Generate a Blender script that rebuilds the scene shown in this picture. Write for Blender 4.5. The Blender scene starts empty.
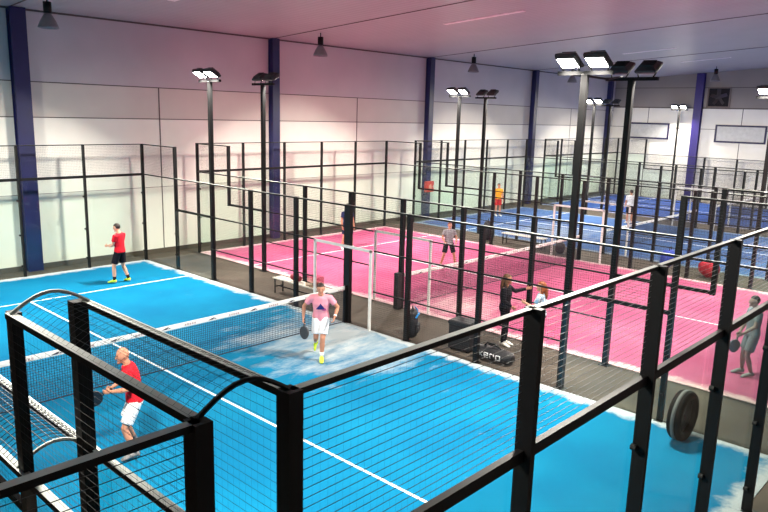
import bpy, math, random
from mathutils import Vector, Matrix
from mathutils.bvhtree import BVHTree
random.seed(7)
SC = bpy.context.scene
COL = SC.collection
PI = math.pi

# ---------------------------------------------------------------- camera
cam_d = bpy.data.cameras.new('camera')
cam = bpy.data.objects.new('camera', cam_d); COL.objects.link(cam)
cr = Vector((0.6838564692776381, -0.7291172611751954, 0.026987939593545333))
cu = Vector((0.12652608930398035, 0.1549382528240268, 0.9797883886519981))
cf = Vector((0.718562090673147, 0.6666199496476384, -0.19820788223281133))
M = Matrix.Identity(4)
for i in range(3):
    M[i][0], M[i][1], M[i][2] = cr[i], cu[i], -cf[i]
M[0][3], M[1][3], M[2][3] = -1.8472, -2.2636, 5.1900
cam.matrix_world = M
cam_d.sensor_width = 36.0
cam_d.lens = 700.2 / 768 * 36.0
cam_d.clip_end = 200; cam_d.clip_start = 0.05
SC.camera = cam

# ---------------------------------------------------------------- world, exposure
w = bpy.data.worlds.new('world'); SC.world = w; w.use_nodes = True
w.node_tree.nodes['Background'].inputs[0].default_value = (0.75, 0.8, 1, 1)
w.node_tree.nodes['Background'].inputs[1].default_value = 0.05
SC.view_settings.view_transform = 'Standard'
SC.view_settings.look = 'None'
SC.view_settings.gamma = 1.0
SC.view_settings.use_curve_mapping = False
SC.view_settings.exposure = 0.0
LAMP = 60.0             # radiance of a lit floodlight lens
LAMP_W = 390.0          # watts thrown down by each floodlight
LAMP_SPREAD = 136

# ---------------------------------------------------------------- materials
def s2l(c):
    return tuple(((v/255)/12.92 if v/255 <= .04045 else ((v/255+.055)/1.055)**2.4) for v in c)
def newmat(name):
    m = bpy.data.materials.new(name); m.use_nodes = True
    return m, m.node_tree.nodes, m.node_tree.links, m.node_tree.nodes['Principled BSDF']
def mat(name, rgb, rough=.6, metal=0., var=.08, scale=6., spec=.5, lin=False):
    m, n, l, b = newmat(name)
    c = rgb if lin else s2l(rgb)
    t = n.new('ShaderNodeTexCoord'); no = n.new('ShaderNodeTexNoise'); no.inputs['Scale'].default_value = scale
    no.inputs['Detail'].default_value = 3
    r = n.new('ShaderNodeValToRGB')
    r.color_ramp.elements[0].position = .3; r.color_ramp.elements[1].position = .7
    r.color_ramp.elements[0].color = (*[v*(1-var) for v in c], 1)
    r.color_ramp.elements[1].color = (*[min(1, v*(1+var)) for v in c], 1)
    l.new(t.outputs['Object'], no.inputs['Vector']); l.new(no.outputs[0], r.inputs[0]); l.new(r.outputs[0], b.inputs['Base Color'])
    b.inputs['Roughness'].default_value = rough; b.inputs['Metallic'].default_value = metal
    b.inputs['Specular IOR Level'].default_value = spec
    return m
def emis(name, rgb, s):
    m, n, l, b = newmat(name)
    b.inputs['Base Color'].default_value = (*rgb, 1)
    b.inputs['Emission Color'].default_value = (*rgb, 1); b.inputs['Emission Strength'].default_value = s
    return m
def math_node(n, l, op, a, b_=None, clamp=False):
    x = n.new('ShaderNodeMath'); x.operation = op; x.use_clamp = clamp
    for i, v in enumerate((a, b_)):
        if v is None: continue
        if isinstance(v, (int, float)): x.inputs[i].default_value = v
        else: l.new(v, x.inputs[i])
    return x.outputs[0]
def turf_mat(name, rgb, rgb2, sand=(0.62, 0.66, 0.66), W=10., L=20., amount=1.0, patch=None):
    m, n, l, b = newmat(name)
    t = n.new('ShaderNodeTexCoord'); sx = n.new('ShaderNodeSeparateXYZ'); l.new(t.outputs['Object'], sx.inputs[0])
    X, Y = sx.outputs[0], sx.outputs[1]
    ex = math_node(n, l, 'MINIMUM', X, math_node(n, l, 'SUBTRACT', W, X))
    ey = math_node(n, l, 'MINIMUM', Y, math_node(n, l, 'SUBTRACT', L, Y))
    e = math_node(n, l, 'MINIMUM', ex, ey)
    no = n.new('ShaderNodeTexNoise'); no.inputs['Scale'].default_value = 2.2; no.inputs['Detail'].default_value = 8; no.inputs['Roughness'].default_value = .65
    l.new(t.outputs['Object'], no.inputs['Vector'])
    # edge sand : close to the walls and broken up by noise
    a = math_node(n, l, 'SUBTRACT', 0.34, e)
    a = math_node(n, l, 'MULTIPLY', a, 3.0)
    a = math_node(n, l, 'ADD', a, math_node(n, l, 'MULTIPLY', math_node(n, l, 'SUBTRACT', no.outputs[0], .5), 2.6))
    a = math_node(n, l, 'MULTIPLY', a, 1.6 * amount, True)
    # drifts of sand in the middle near the net
    px, py, pr = patch or (8.9, 9.2, 3.0)
    v = n.new('ShaderNodeVectorMath'); v.operation = 'DISTANCE'; l.new(t.outputs['Object'], v.inputs[0]); v.inputs[1].default_value = (px, py, 0)
    no2 = n.new('ShaderNodeTexNoise'); no2.inputs['Scale'].default_value = 1.1; no2.inputs['Detail'].default_value = 9; no2.inputs['Roughness'].default_value = .72
    mp = n.new('ShaderNodeMapping'); mp.inputs['Scale'].default_value = (.7, 1.6, 1); l.new(t.outputs['Object'], mp.inputs[0]); l.new(mp.outputs[0], no2.inputs['Vector'])
    d = math_node(n, l, 'SUBTRACT', 1.0, math_node(n, l, 'DIVIDE', v.outputs['Value'], pr))
    d = math_node(n, l, 'MAXIMUM', d, -0.12)
    d = math_node(n, l, 'ADD', math_node(n, l, 'MULTIPLY', d, .45), math_node(n, l, 'SUBTRACT', no2.outputs[0], .58))
    d = math_node(n, l, 'MULTIPLY', d, 3.0 * amount, True)
    mask = math_node(n, l, 'MAXIMUM', a, d)
    mask = math_node(n, l, 'MULTIPLY', mask, .8)
    no3 = n.new('ShaderNodeTexNoise'); no3.inputs['Scale'].default_value = .6; no3.inputs['Detail'].default_value = 6; l.new(t.outputs['Object'], no3.inputs['Vector'])
    r = n.new('ShaderNodeValToRGB'); r.color_ramp.elements[0].position = .35; r.color_ramp.elements[1].position = .68
    r.color_ramp.elements[0].color = (*rgb, 1); r.color_ramp.elements[1].color = (*rgb2, 1); l.new(no3.outputs[0], r.inputs[0])
    mx = n.new('ShaderNodeMix'); mx.data_type = 'RGBA'; l.new(mask, mx.inputs[0]); l.new(r.outputs[0], mx.inputs[6]); mx.inputs[7].default_value = (*sand, 1)
    l.new(mx.outputs[2], b.inputs['Base Color'])
    b.inputs['Roughness'].default_value = .95; b.inputs['Specular IOR Level'].default_value = .1
    no4 = n.new('ShaderNodeTexNoise'); no4.inputs['Scale'].default_value = 120; l.new(t.outputs['Object'], no4.inputs['Vector'])
    bp = n.new('ShaderNodeBump'); bp.inputs['Strength'].default_value = .4; bp.inputs['Distance'].default_value = .01
    l.new(no4.outputs[0], bp.inputs['Height']); l.new(bp.outputs[0], b.inputs['Normal'])
    return m
def glass_mat(name, tint=(.93, .97, .95), refl=.06):
    m, n, l, b = newmat(name)
    n.remove(b); out = n['Material Output']
    tr = n.new('ShaderNodeBsdfTransparent'); tr.inputs[0].default_value = (*tint, 1)
    gl = n.new('ShaderNodeBsdfGlossy'); gl.inputs['Roughness'].default_value = .03
    lw = n.new('ShaderNodeLayerWeight'); lw.inputs[0].default_value = .5
    fr = math_node(n, l, 'ADD', math_node(n, l, 'MULTIPLY', math_node(n, l, 'POWER', lw.outputs['Facing'], 5.0), .5), refl*.4)
    mx = n.new('ShaderNodeMixShader'); l.new(fr, mx.inputs[0]); l.new(tr.outputs[0], mx.inputs[1]); l.new(gl.outputs[0], mx.inputs[2])
    l.new(mx.outputs[0], out.inputs[0])
    return m
def wall_mat(name, rgb, ribs=0., axis='Y', rough=.55):
    m, n, l, b = newmat(name); c = s2l(rgb)
    t = n.new('ShaderNodeTexCoord')
    no = n.new('ShaderNodeTexNoise'); no.inputs['Scale'].default_value = .7; no.inputs['Detail'].default_value = 7
    l.new(t.outputs['Object'], no.inputs['Vector'])
    r = n.new('ShaderNodeValToRGB'); r.color_ramp.elements[0].position = .3; r.color_ramp.elements[1].position = .75
    r.color_ramp.elements[0].color = (*[v*.9 for v in c], 1); r.color_ramp.elements[1].color = (*c, 1)
    l.new(no.outputs[0], r.inputs[0]); l.new(r.outputs[0], b.inputs['Base Color'])
    b.inputs['Roughness'].default_value = rough
    if ribs:
        wv = n.new('ShaderNodeTexWave'); wv.bands_direction = axis; wv.inputs['Scale'].default_value = ribs; wv.inputs['Distortion'].default_value = 0
        l.new(t.outputs['Object'], wv.inputs['Vector'])
        bp = n.new('ShaderNodeBump'); bp.inputs['Strength'].default_value = .25; bp.inputs['Distance'].default_value = .02
        l.new(wv.outputs[0], bp.inputs['Height']); l.new(bp.outputs[0], b.inputs['Normal'])
    return m

BLACK = mat('black powder coated steel', (17, 17, 18), .5, 0, .1, 8, .25)
RAIL = mat('dark grey steel', (60, 62, 60), .4, 0, .1, 8)
LIT_TOP_CORD = mat('painted lit rail top and pale cord', (176, 182, 176), .45, 0, .1, 8)  # lamplight painted onto the tops of black rails; also the pale cord colour
WIRE = mat('black mesh wire', (26, 27, 30), .5, 0, .05, 5)
WHITE = mat('white painted steel', (225, 224, 220), .4)
GLASS = glass_mat('tempered glass')
TURF_B = turf_mat('bright blue turf', (0.0, 0.128, 0.265), (0.001, 0.168, 0.315), sand=(.50, .53, .52))
TURF_P = turf_mat('pink turf', (0.40, 0.068, 0.16), (0.47, 0.115, 0.215), sand=(.80, .58, .58), patch=(1.5, 9, 2), amount=.8)
TURF_C = turf_mat('muted blue turf', (0.045, 0.095, 0.25), (0.065, 0.14, 0.31), sand=(.3, .35, .38), patch=(3, 14, 4), amount=.6)
TURF_D = turf_mat('ultramarine turf', (0.02, 0.06, 0.25), (0.035, 0.09, 0.31), sand=(.45, .45, .5), patch=(5, 18, 2), amount=.5)
LINE = mat('white court line', (235, 238, 240), .9, var=.12, scale=14)
NETM = mat('dark navy net cord', (24, 30, 46), .8)
TAPE = mat('white net tape', (240, 240, 236), .7, var=.03)
MARK = mat('dark tape print', (60, 55, 70), .7)
MARK2 = mat('pale grey tape print', (196, 176, 176), .7)
COLUMN = mat('navy blue painted column', (20, 24, 78), .45, var=.15, scale=2)
LENS = emis('lit floodlight lens', (1.0, .96, .88), LAMP)
LAMPBODY = mat('dark grey cast lamp housing', (46, 46, 48), .45)

# ---------------------------------------------------------------- mesh helpers
class MB:
    def __init__(self): self.v = []; self.f = []
    def add(self, v, f):
        o = len(self.v); self.v += [tuple(p) for p in v]; self.f += [tuple(i+o for i in q) for q in f]
    def box(self, x0, x1, y0, y1, z0, z1, mtx=None, bev=0):
        if bev:
            b = bev; vs = []; 
            for z, ins in ((z0, b), (z0+b, 0), (z1-b, 0), (z1, b)):
                xa, xb, ya, yb = x0+ins, x1-ins, y0+ins, y1-ins
                if ins: vs += [(xa, ya, z), (xb, ya, z), (xb, yb, z), (xa, yb, z)]
                else: vs += [(xa, ya, z), (xb, ya, z), (xb, yb, z), (xa, yb, z)]
            fs = [(3, 2, 1, 0), (12, 13, 14, 15)]
            for k in range(3):
                for i in range(4):
                    j = (i+1) % 4; fs.append((k*4+i, k*4+j, k*4+4+j, k*4+4+i))
        else:
            vs = [(x, y, z) for z in (z0, z1) for x, y in ((x0, y0), (x1, y0), (x1, y1), (x0, y1))]
            fs = [(3, 2, 1, 0), (4, 5, 6, 7), (0, 1, 5, 4), (1, 2, 6, 5), (2, 3, 7, 6), (3, 0, 4, 7)]
        if mtx is not None: vs = [mtx @ Vector(p) for p in vs]
        self.add(vs, fs); return self
    def loft(self, rings):
        n = len(rings[0]); vs = [p for r in rings for p in r]; fs = []
        for k in range(len(rings)-1):
            for i in range(n):
                j = (i+1) % n; fs.append((k*n+i, k*n+j, (k+1)*n+j, (k+1)*n+i))
        fs.append(tuple(range(n-1, -1, -1))); fs.append(tuple((len(rings)-1)*n+i for i in range(n)))
        self.add(vs, fs); return self
    def tube(self, pts, rad, n=10, lat=None, flat=1.0, round_ends=False):
        """tapered tube; rad is one radius per point or (r_lateral, r_depth) pairs; lat = lateral direction"""
        pts = [Vector(p) for p in pts]
        if not isinstance(rad, (list, tuple)): rad = [rad]*len(pts)
        rad = [(r, r*flat) if not isinstance(r, (list, tuple)) else r for r in rad]
        if round_ends:
            for end in (0, -1):
                a, b = (pts[0], pts[1]) if end == 0 else (pts[-1], pts[-2])
                d = (a-b).normalized(); r = rad[end]; rm = min(r)
                p1, r1 = a+d*rm*.6, (r[0]*.8, r[1]*.8); p2, r2 = a+d*rm*.95, (r[0]*.4, r[1]*.4)
                if end == 0: pts = [p2, p1]+pts; rad = [r2, r1]+list(rad)
                else: pts = pts+[p1, p2]; rad = list(rad)+[r1, r2]
        rings = []; u = None
        for i, p in enumerate(pts):
            d = (pts[min(i+1, len(pts)-1)]-pts[max(i-1, 0)]).normalized()
            if lat is not None: u = Vector(lat)
            elif u is None: u = Vector((1, 0, 0)) if abs(d.x) < .8 else Vector((0, 1, 0))
            u = (u-d*u.dot(d)).normalized(); v_ = d.cross(u)
            rings.append([p+u*rad[i][0]*math.cos(2*PI*k/n)+v_*rad[i][1]*math.sin(2*PI*k/n) for k in range(n)])
        return self.loft(rings)
    def ellipsoid(self, c, r, n=16, m=10, fn=None):
        c = Vector(c); rings = []
        for j in range(1, m):
            th = PI*j/m
            ring = []
            for k in range(n):
                ph = 2*PI*k/n
                d = Vector((math.sin(th)*math.cos(ph), math.sin(th)*math.sin(ph), -math.cos(th)))
                q = Vector((d.x*r[0], d.y*r[1], d.z*r[2]))
                if fn: q = fn(q)
                ring.append(c+q)
            rings.append(ring)
        return self.loft(rings)
    def mesh(self, name, m, smooth=False):
        me = bpy.data.meshes.new(name); me.from_pydata(self.v, [], self.f); me.update()
        if m is not None: me.materials.append(m)
        if smooth: me.polygons.foreach_set('use_smooth', [True]*len(me.polygons))
        return me
    def build(self, name, m, parent=None, smooth=False, label=None, loc=None):
        o = bpy.data.objects.new(name, self.mesh(name, m, smooth)); COL.objects.link(o)
        if parent is not None: o.parent = parent
        if loc is not None: o.location = loc
        if label: o['label'] = label
        return o
def thing(name, label, cat, loc=(0, 0, 0), rz=0, group=None):
    o = bpy.data.objects.new(name, None); COL.objects.link(o); o.empty_display_size = .2
    o.location = loc; o.rotation_euler = (0, 0, rz); o['label'] = label; o['category'] = cat
    if group: o['group'] = group
    return o
def tag(o, label, cat, group=None, kind=None):
    if label: o['label'] = label; o['category'] = cat
    if group: o['group'] = group
    if kind: o['kind'] = kind
    return o
def struct(name, mb, m, loc=None):
    o = mb.build(name, m, loc=loc); o['kind'] = 'structure'; return o
def remeshed(name, mb, m, voxel, parent=None, smooth_it=4, label=None):
    o = mb.build(name, m, parent, True, label)
    mod = o.modifiers.new('r', 'REMESH'); mod.mode = 'VOXEL'; mod.voxel_size = voxel; mod.use_smooth_shade = True
    if smooth_it:
        s = o.modifiers.new('s', 'SMOOTH'); s.iterations = smooth_it; s.factor = .5
    dg = bpy.context.evaluated_depsgraph_get(); ev = o.evaluated_get(dg)
    me = bpy.data.meshes.new_from_object(ev, depsgraph=dg)
    o.modifiers.clear(); o.data = me
    if not me.materials: me.materials.append(m)
    return o

# ================================================================ SETTING
YW = 20.9; XW = 46.95; XL = -13.0; YB = -6.0
CEI = lambda y: 8.02 + .065*(YW-y)
FLOOR = mat('brown grey corridor carpet', (78, 70, 62), .8, var=.14, scale=1.5, spec=.2)
struct('floor', MB().box(XL, XW+.3, YB, YW+.3, -.2, 0), FLOOR)
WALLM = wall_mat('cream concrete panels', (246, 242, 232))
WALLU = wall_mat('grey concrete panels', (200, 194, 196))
# far wall : three courses of concrete panels with open joints
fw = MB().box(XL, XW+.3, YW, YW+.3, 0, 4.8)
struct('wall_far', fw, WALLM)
struct('wall_far_middle', MB().box(XL, XW+.3, YW, YW+.3, 4.82, 5.88), wall_mat('concrete panels toned for light falloff', (214, 207, 198)))  # middle and upper courses darkened to paint in light falloff up the wall
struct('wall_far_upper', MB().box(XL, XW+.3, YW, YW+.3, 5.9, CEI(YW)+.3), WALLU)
JOINT = mat('dark wall joint', (96, 86, 84), .9)
j = MB()
j.box(XL, XW, YW-.008, YW+.02, 4.795, 4.825); j.box(XL, XW, YW-.008, YW+.02, 5.875, 5.905)
j.box(XL, XW, YW-.006, YW+.02, 2.4, 2.415)
for x in (1.5, 11.2, 21.05, 30.9, 40.8): j.box(x-.02, x+.02, YW-.008, YW+.02, 0, 5.89)
struct('trim_1', j, JOINT)
# right wall : white concrete below, ribbed metal cladding above
struct('wall_right', MB().box(XW, XW+.3, YB, YW, 0, 6.15), WALLM)
vs = [(XW+dx, y, z) for dx in (0, .3) for y, z in ((YB, 6.15), (YW, 6.15), (YW, CEI(YW)), (YB, CEI(YB)))]
cl = MB(); cl.add(vs, [(0, 1, 2, 3), (7, 6, 5, 4), (0, 4, 5, 1), (1, 5, 6, 2), (2, 6, 7, 3), (3, 7, 4, 0)])
struct('wall_right_upper', cl, wall_mat('ribbed grey cladding', (150, 142, 138), 1.6, 'Y'))
j = MB()
j.box(XW-.03, XW+.02, YB, YW, 6.12, 6.19); j.box(XW-.01, XW+.02, YB, YW, 4.79, 4.82); j.box(XW-.015, XW+.02, YB, YW, 7.45, 7.49)
for y in (18.3, 12.2, 8.6): j.box(XW-.01, XW+.02, y-.02, y+.02, 0, 6.12)
struct('trim_2', j, JOINT)
struct('wall_left', MB().box(XL-.3, XL, YB, YW, 0, 9.8), WALLU)
struct('wall_near', MB().box(XL, XW, YB-.3, YB, 0, 9.8), WALLU)
struct('baseboard_far', MB().box(XL, XW, YW-.03, YW, 0, .16), mat('brown baseboard', (84, 74, 64), .7))
# ceiling : slightly pitched, glossy ribbed sheets with dark joints
CE = wall_mat('ribbed ceiling sheet', (176, 168, 170), 1.2, 'X', rough=.42)
vs = [(XL, YB, CEI(YB)), (XW+.3, YB, CEI(YB)), (XW+.3, YW+.3, CEI(YW+.3)), (XL, YW+.3, CEI(YW+.3))]
vs = vs + [(x, y, z+.2) for x, y, z in vs]
c = MB(); c.add(vs, [(3, 2, 1, 0), (4, 5, 6, 7), (0, 1, 5, 4), (1, 2, 6, 5), (2, 3, 7, 6), (3, 0, 4, 7)])
struct('ceiling', c, CE)
def slope_strip(mb, x0, x1, y0, y1, t, drop=0.):
    vs = [(x, y, CEI(y)-drop+dz) for dz in (-t, .02) for x, y in ((x0, y0), (x1, y0), (x1, y1), (x0, y1))]
    mb.add(vs, [(3, 2, 1, 0), (4, 5, 6, 7), (0, 1, 5, 4), (1, 2, 6, 5), (2, 3, 7, 6), (3, 0, 4, 7)])
j = MB()
for x in (6.4, 16.2, 26.0, 35.9): slope_strip(j, x-.025, x+.025, YB, YW, .015)
j.box(XL, XW, YW-.05, YW, CEI(YW)-.05, CEI(YW)+.01)
struct('trim_3', j, JOINT)
j = MB()
for x, y0, y1 in ((18.9, 11.0, 14.3), (32.7, 11.3, 13.9), (39.0, 10.8, 13.4), (9.5, 14.2, 17.0)): slope_strip(j, x-.12, x+.12, y0, y1, .02)
struct('trim_4', j, mat('pale ceiling strip', (240, 230, 230), .5))
# columns
for i, x in enumerate((6.55, 16.2, 26.0, 35.9, 45.9)):
    h_ = .23 if i == 0 else .17; m_ = MB(); a, b_ = x-h_, x+h_
    m_.box(a, b_, YW-.30, YW-.27, 0, CEI(YW)); m_.box(a, b_, YW-.03, YW-.001, 0, CEI(YW)); m_.box(x-h_+.04, x+h_-.04, YW-.27, YW-.03, 0, CEI(YW))
    o = m_.build('steel_column', COLUMN)
    tag(o, ['leftmost navy blue steel column against the pale far wall', 'navy blue steel column on the far wall behind the left end of the pink court',
            'navy blue steel column on the far wall carrying the small red box', 'navy blue steel column on the far wall behind the farther blue courts',
            'navy blue steel column in the far corner of the hall'][i], 'column')
m_ = MB(); m_.box(XW-.30, XW-.27, 14.7, 15.2, 0, CEI(15)-.02); m_.box(XW-.03, XW-.001, 14.7, 15.2, 0, CEI(15)-.02); m_.box(XW-.27, XW-.03, 14.75, 15.15, 0, CEI(15)-.02)
tag(m_.build('steel_column', mat('violet blue painted column', (40, 26, 110), .45)), 'violet blue steel column between the two framed windows', 'column')
# windows of the right wall
WFR = mat('navy window frame', (30, 26, 70), .5); WPN = mat('milky window pane', (196, 196, 194), .4)
for i, (y0, y1, z0, z1) in enumerate(((16.75, 20.0, 4.02, 5.12), (10.65, 13.75, 3.98, 5.12))):
    f = MB(); x0, x1 = XW-.07, XW-.002; t = .11
    f.box(x0, x1, y0, y1, z0, z0+t); f.box(x0, x1, y0, y1, z1-t, z1); f.box(x0, x1, y0, y0+t, z0+t, z1-t); f.box(x0, x1, y1-t, y1, z0+t, z1-t)
    wo = struct('window_%d' % (i+1), f, WFR)
    MB().box(XW-.035, XW-.02, y0+t, y1-t, z0+t, z1-t).build('pane', WPN, wo)
# louvre fan
lv = thing('wall_ventilator', 'square dark wall fan in the ribbed cladding above a framed window', 'ventilator', (XW, 13.75, 6.2))
f = MB(); f.box(-.1, -.01, -.72, -.64, 0, 1.3); f.box(-.1, -.01, .64, .72, 0, 1.3); f.box(-.1, -.01, -.64, .64, 0, .08); f.box(-.1, -.01, -.64, .64, 1.22, 1.3)
f.build('frame', mat('grey fan frame', (120, 104, 98), .6), lv)
MB().box(-.03, -.01, -.64, .64, .08, 1.22).build('backing', mat('dark opening', (30, 24, 28), .8), lv)
f = MB()
for k in range(5):
    a = 2*PI*k/5; R_ = Matrix.Translation((-.07, 0, .65)) @ Matrix.Rotation(a, 4, 'X') @ Matrix.Rotation(.5, 4, 'Z')
    f.box(-.008, .008, -.14, .14, .08, .52, R_)
f.tube([(-.1, 0, .65), (-.04, 0, .65)], .09, 12); f.build('fan_blade', mat('fan metal', (62, 52, 56), .5), lv)

# ================================================================ COURTS
XA, XP, XC, XD = 0.0, 12.13, 24.2, 36.3
def turf(x, m, label):
    t = MB().box(0, 10, 0, 20, 0, .012).build('artificial_turf', m, loc=(x, 0, 0)); tag(t, label, 'turf')
    for ya in (3.05, 16.95):
        MB().box(0.02, 9.98, ya-.025, ya+.025, .0121, .0145).build('service_line', LINE, t)
    MB().box(4.975, 5.025, 3.075, 16.925, .0121, .0145).build('centre_line', LINE, t)
turf(XA, TURF_B, 'bright blue artificial turf of the nearest court')
turf(XP, TURF_P, 'pink artificial turf of the middle court')
turf(XC, TURF_C, 'muted blue artificial turf of the court just beyond the pink one')
turf(XD, TURF_D, 'deep blue artificial turf of the farthest court by the windows')

def net(x, label):
    t = thing('padel_net', label, 'net', (x, 10, .012))
    m_ = MB()
    for i in range(1, 222): m_.box(i*.045-.003, i*.045+.003, -.002, .002, .03, .84)
    for k in range(18): m_.box(.02, 9.98, -.003, .003, .03+k*.047, .036+k*.047)
    m_.build('net_mesh', NETM, t)
    m_ = MB(); m_.tube([(.0, 0, .90), (2.5, 0, .875), (5, 0, .865), (7.5, 0, .875), (10, 0, .90)], [(.012, .055)]*5, 8, lat=(0, 1, 0)); m_.build('net_tape', TAPE, t)
    MB().tube([(.0, 0, .03), (10, 0, .03)], .012, 6).build('bottom_cord', NETM, t)
    for s in (.0, 10.0):
        MB().box(s-.045, s+.045, -.04, .04, 0, .96, bev=.008).build('net_post', BLACK, t)
    for k in range(9):
        xx = .75+k*1.07
        for side in (-1, 1):
            q = MB(); yy = side*.0155
            for (pts) in (((-.10, .855), (.02, .855), (.06, .90), (-.02, .885)), ((.03, .86), (.10, .86), (.075, .88))):
                n_ = len(pts); v_ = [(xx+a, yy+dy, z-.005) for dy in (-.0015, .0015) for a, z in pts]
                q.add(v_, [tuple(range(n_)), tuple(range(2*n_-1, n_-1, -1))]+[(i, (i+1) % n_, (i+1) % n_+n_, i+n_) for i in range(n_)])
            q.build('tape_logo', MARK, t)
            q = MB()
            for u_ in range(5): q.box(xx+.42+u_*.055, xx+.455+u_*.055, yy-.0015, yy+.0015, .848, .888)
            q.build('tape_print', MARK2, t)
    return t
net(XA, 'long white taped net across the bright blue court')
net(XP, 'white taped net across the pink court')
net(XC, 'white taped net across the muted blue court beyond the pink one')
net(XD, 'net across the farthest deep blue court near the windows')

_mesh_cache = {}
def wire_panel(L, H, hw=.003, vw=.0016):
    key = (round(L, 3), round(H, 3), hw, vw)
    if key not in _mesh_cache:
        m_ = MB(); s = .05
        k = 1
        while k*s < H-.01: m_.box(-hw/2, hw/2, 0, L, k*s-hw/2, k*s+hw/2); k += 1
        k = 1
        while k*s < L-.01: m_.box(-vw/2+.003, vw/2+.003, k*s-vw/2, k*s+vw/2, 0, H); k += 1
        _mesh_cache[key] = m_.mesh('mesh_panel', WIRE)
    return _mesh_cache[key]
def fence(label, loc, rz, sgn, L, posts, rails, panels, glass, clamps=True, gate=None, wires=(.003, .0016), off=.005):
    t = thing('court_fence', label, 'fence', loc, rz)
    for (y, z0, z1, w_, d_) in posts:
        p_ = MB().box(min(sgn*off, sgn*(off+d_)), max(sgn*off, sgn*(off+d_)), y-w_/2, y+w_/2, z0, z1).build('post', BLACK, t)
        if z0 == 0:
            MB().box(sgn*(.005+d_/2)-.1, sgn*(.005+d_/2)+.1, y-.08, y+.08, 0, .012).build('base_plate', BLACK, p_)
    for (a, b_, z, h, dd, mt) in rails:
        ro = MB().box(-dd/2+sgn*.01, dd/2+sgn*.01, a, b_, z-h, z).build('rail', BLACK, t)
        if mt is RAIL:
            ro.data.materials.append(LIT_TOP_CORD); ro.data.polygons[1].material_index = 1
    for (a, b_, z0, z1) in panels:
        me = wire_panel(b_-a, z1-z0, *wires)
        o = bpy.data.objects.new('mesh_panel', me); COL.objects.link(o); o.parent = t; o.location = (-sgn*.012, a, z0)
    for (a, b_, z0, z1) in glass:
        g = MB().box(-.005, .005, a+.01, b_-.01, z0+.02, z1-.01).build('glass_panel', GLASS, t)
    if clamps:
        for (y, z) in clamps:
            MB().tube([(-.03*sgn, y, z), (.02*sgn, y, z)], .03, 8).build('glass_clamp', BLACK, t)
    if gate:
        a, b_ = gate; x = -sgn*.06
        g = MB(); g.box(x-.025, x+.025, a-.03, a+.03, 0, 2.0); g.box(x-.025, x+.025, b_-.03, b_+.03, 0, 2.0); g.box(x-.025, x+.025, a-.03, b_+.03, 1.95, 2.01)
        g.build('gate_frame', WHITE, t, label='white tubular gate frame beside the net')
    return t
def side_fence(x, sgn, label, full_steps, y0=0, y1=20, gate=True, wide=.2, skip=(20,), wires=(.003, .0016), d=.09):
    P_ = []; 
    for y in range(0, 21, 2):
        if y < y0 or y > y1 or y in skip: continue
        if y in (0, 20): P_.append((y, 0, 4, .09, .09))
        elif y in (2, 18): P_.append((y, 0 if full_steps else 1.95, 4, .09, d))
        elif y in (4, 16) and gate: continue          # the floodlight mast stands here
        elif y == 10: P_.append((y, 0, 3, wide, .1))
        else: P_.append((y, 0, 3, .1, .1))
    R_ = []
    def rail(a, b_, z, h, d_, mt):
        a, b_ = max(a, y0), min(b_, y1)
        if b_ > a: R_.append((a, b_, z, h, d_, mt))
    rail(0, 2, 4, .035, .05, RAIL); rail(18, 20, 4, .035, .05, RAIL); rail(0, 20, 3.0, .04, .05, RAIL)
    rail(2, 4, 2.02, .07, .05, BLACK); rail(16, 18, 2.02, .07, .05, BLACK)
    rail(4, 9.06, 2.0, .035, .035, BLACK); rail(11.13, 16, 2.0, .035, .035, BLACK); 
    rail(4, 9.06, 1.0, .03, .03, BLACK); rail(11.13, 16, 1.0, .03, .03, BLACK)
    pn = []; 
    for a in range(0, 20, 2):
        if a < y0 or a+2 > y1: continue
        if a in (0, 18): pn.append((a, a+2, 3, 3.96))
        elif a in (2, 16): pn.append((a, a+2, 2.02, 2.95))
        elif a == 8: pn += [(8, 9.05, 0.03, 1.98), (8, 10, 2.0, 2.95)]
        elif a == 10: pn += [(11.15, 12, 0.03, 1.98), (10, 12, 2.0, 2.95)]
        else: pn.append((a, a+2, 0.03, 2.95))
    gl = [g for g in ((0, 2, 0, 2.95), (2, 4, 0, 1.95), (16, 18, 0, 1.95), (18, 20, 0, 2.95)) if g[0] >= y0 and g[1] <= y1]
    cl = [(y, z) for y in (2, 18) if y0 <= y <= y1 for z in (.5, 1.2)] if full_steps else []
    return fence(label, (x, 0, 0), 0, sgn, 20, P_, R_, pn, gl, cl, (9.1, 11.1) if gate else None, wires)
def back_fence(x, y, sgn_out, label, n0=0, n1=5, post=(.055, .125), wires=(.003, .0016)):
    # local y -> world +X ; local x -> world -Y
    P_ = []
    for k in range(n0, n1+1):
        if k in (0, 5): P_.append((2*k, 0, 4, .08, .09))
        else: P_.append((2*k, 0, 4, post[0], post[1]))
    L0, L1 = 2*n0, 2*n1
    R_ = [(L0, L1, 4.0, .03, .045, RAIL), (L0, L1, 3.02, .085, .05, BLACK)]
    pn = [(2*k, 2*k+2, 3.02, 3.96) for k in range(n0, n1)]
    gl = [(2*k, 2*k+2, 0, 2.93) for k in range(n0, n1)]
    cl = [(2*k-s*.07, z) for k in range(n0, n1+1) for z in (.35, 1.3, 2.35) for s in ((1,) if k else (-1,))]
    return fence(label, (x, y, 0), -PI/2, sgn_out, 10, P_, R_, pn, gl, cl, None, wires, -.035)

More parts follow.
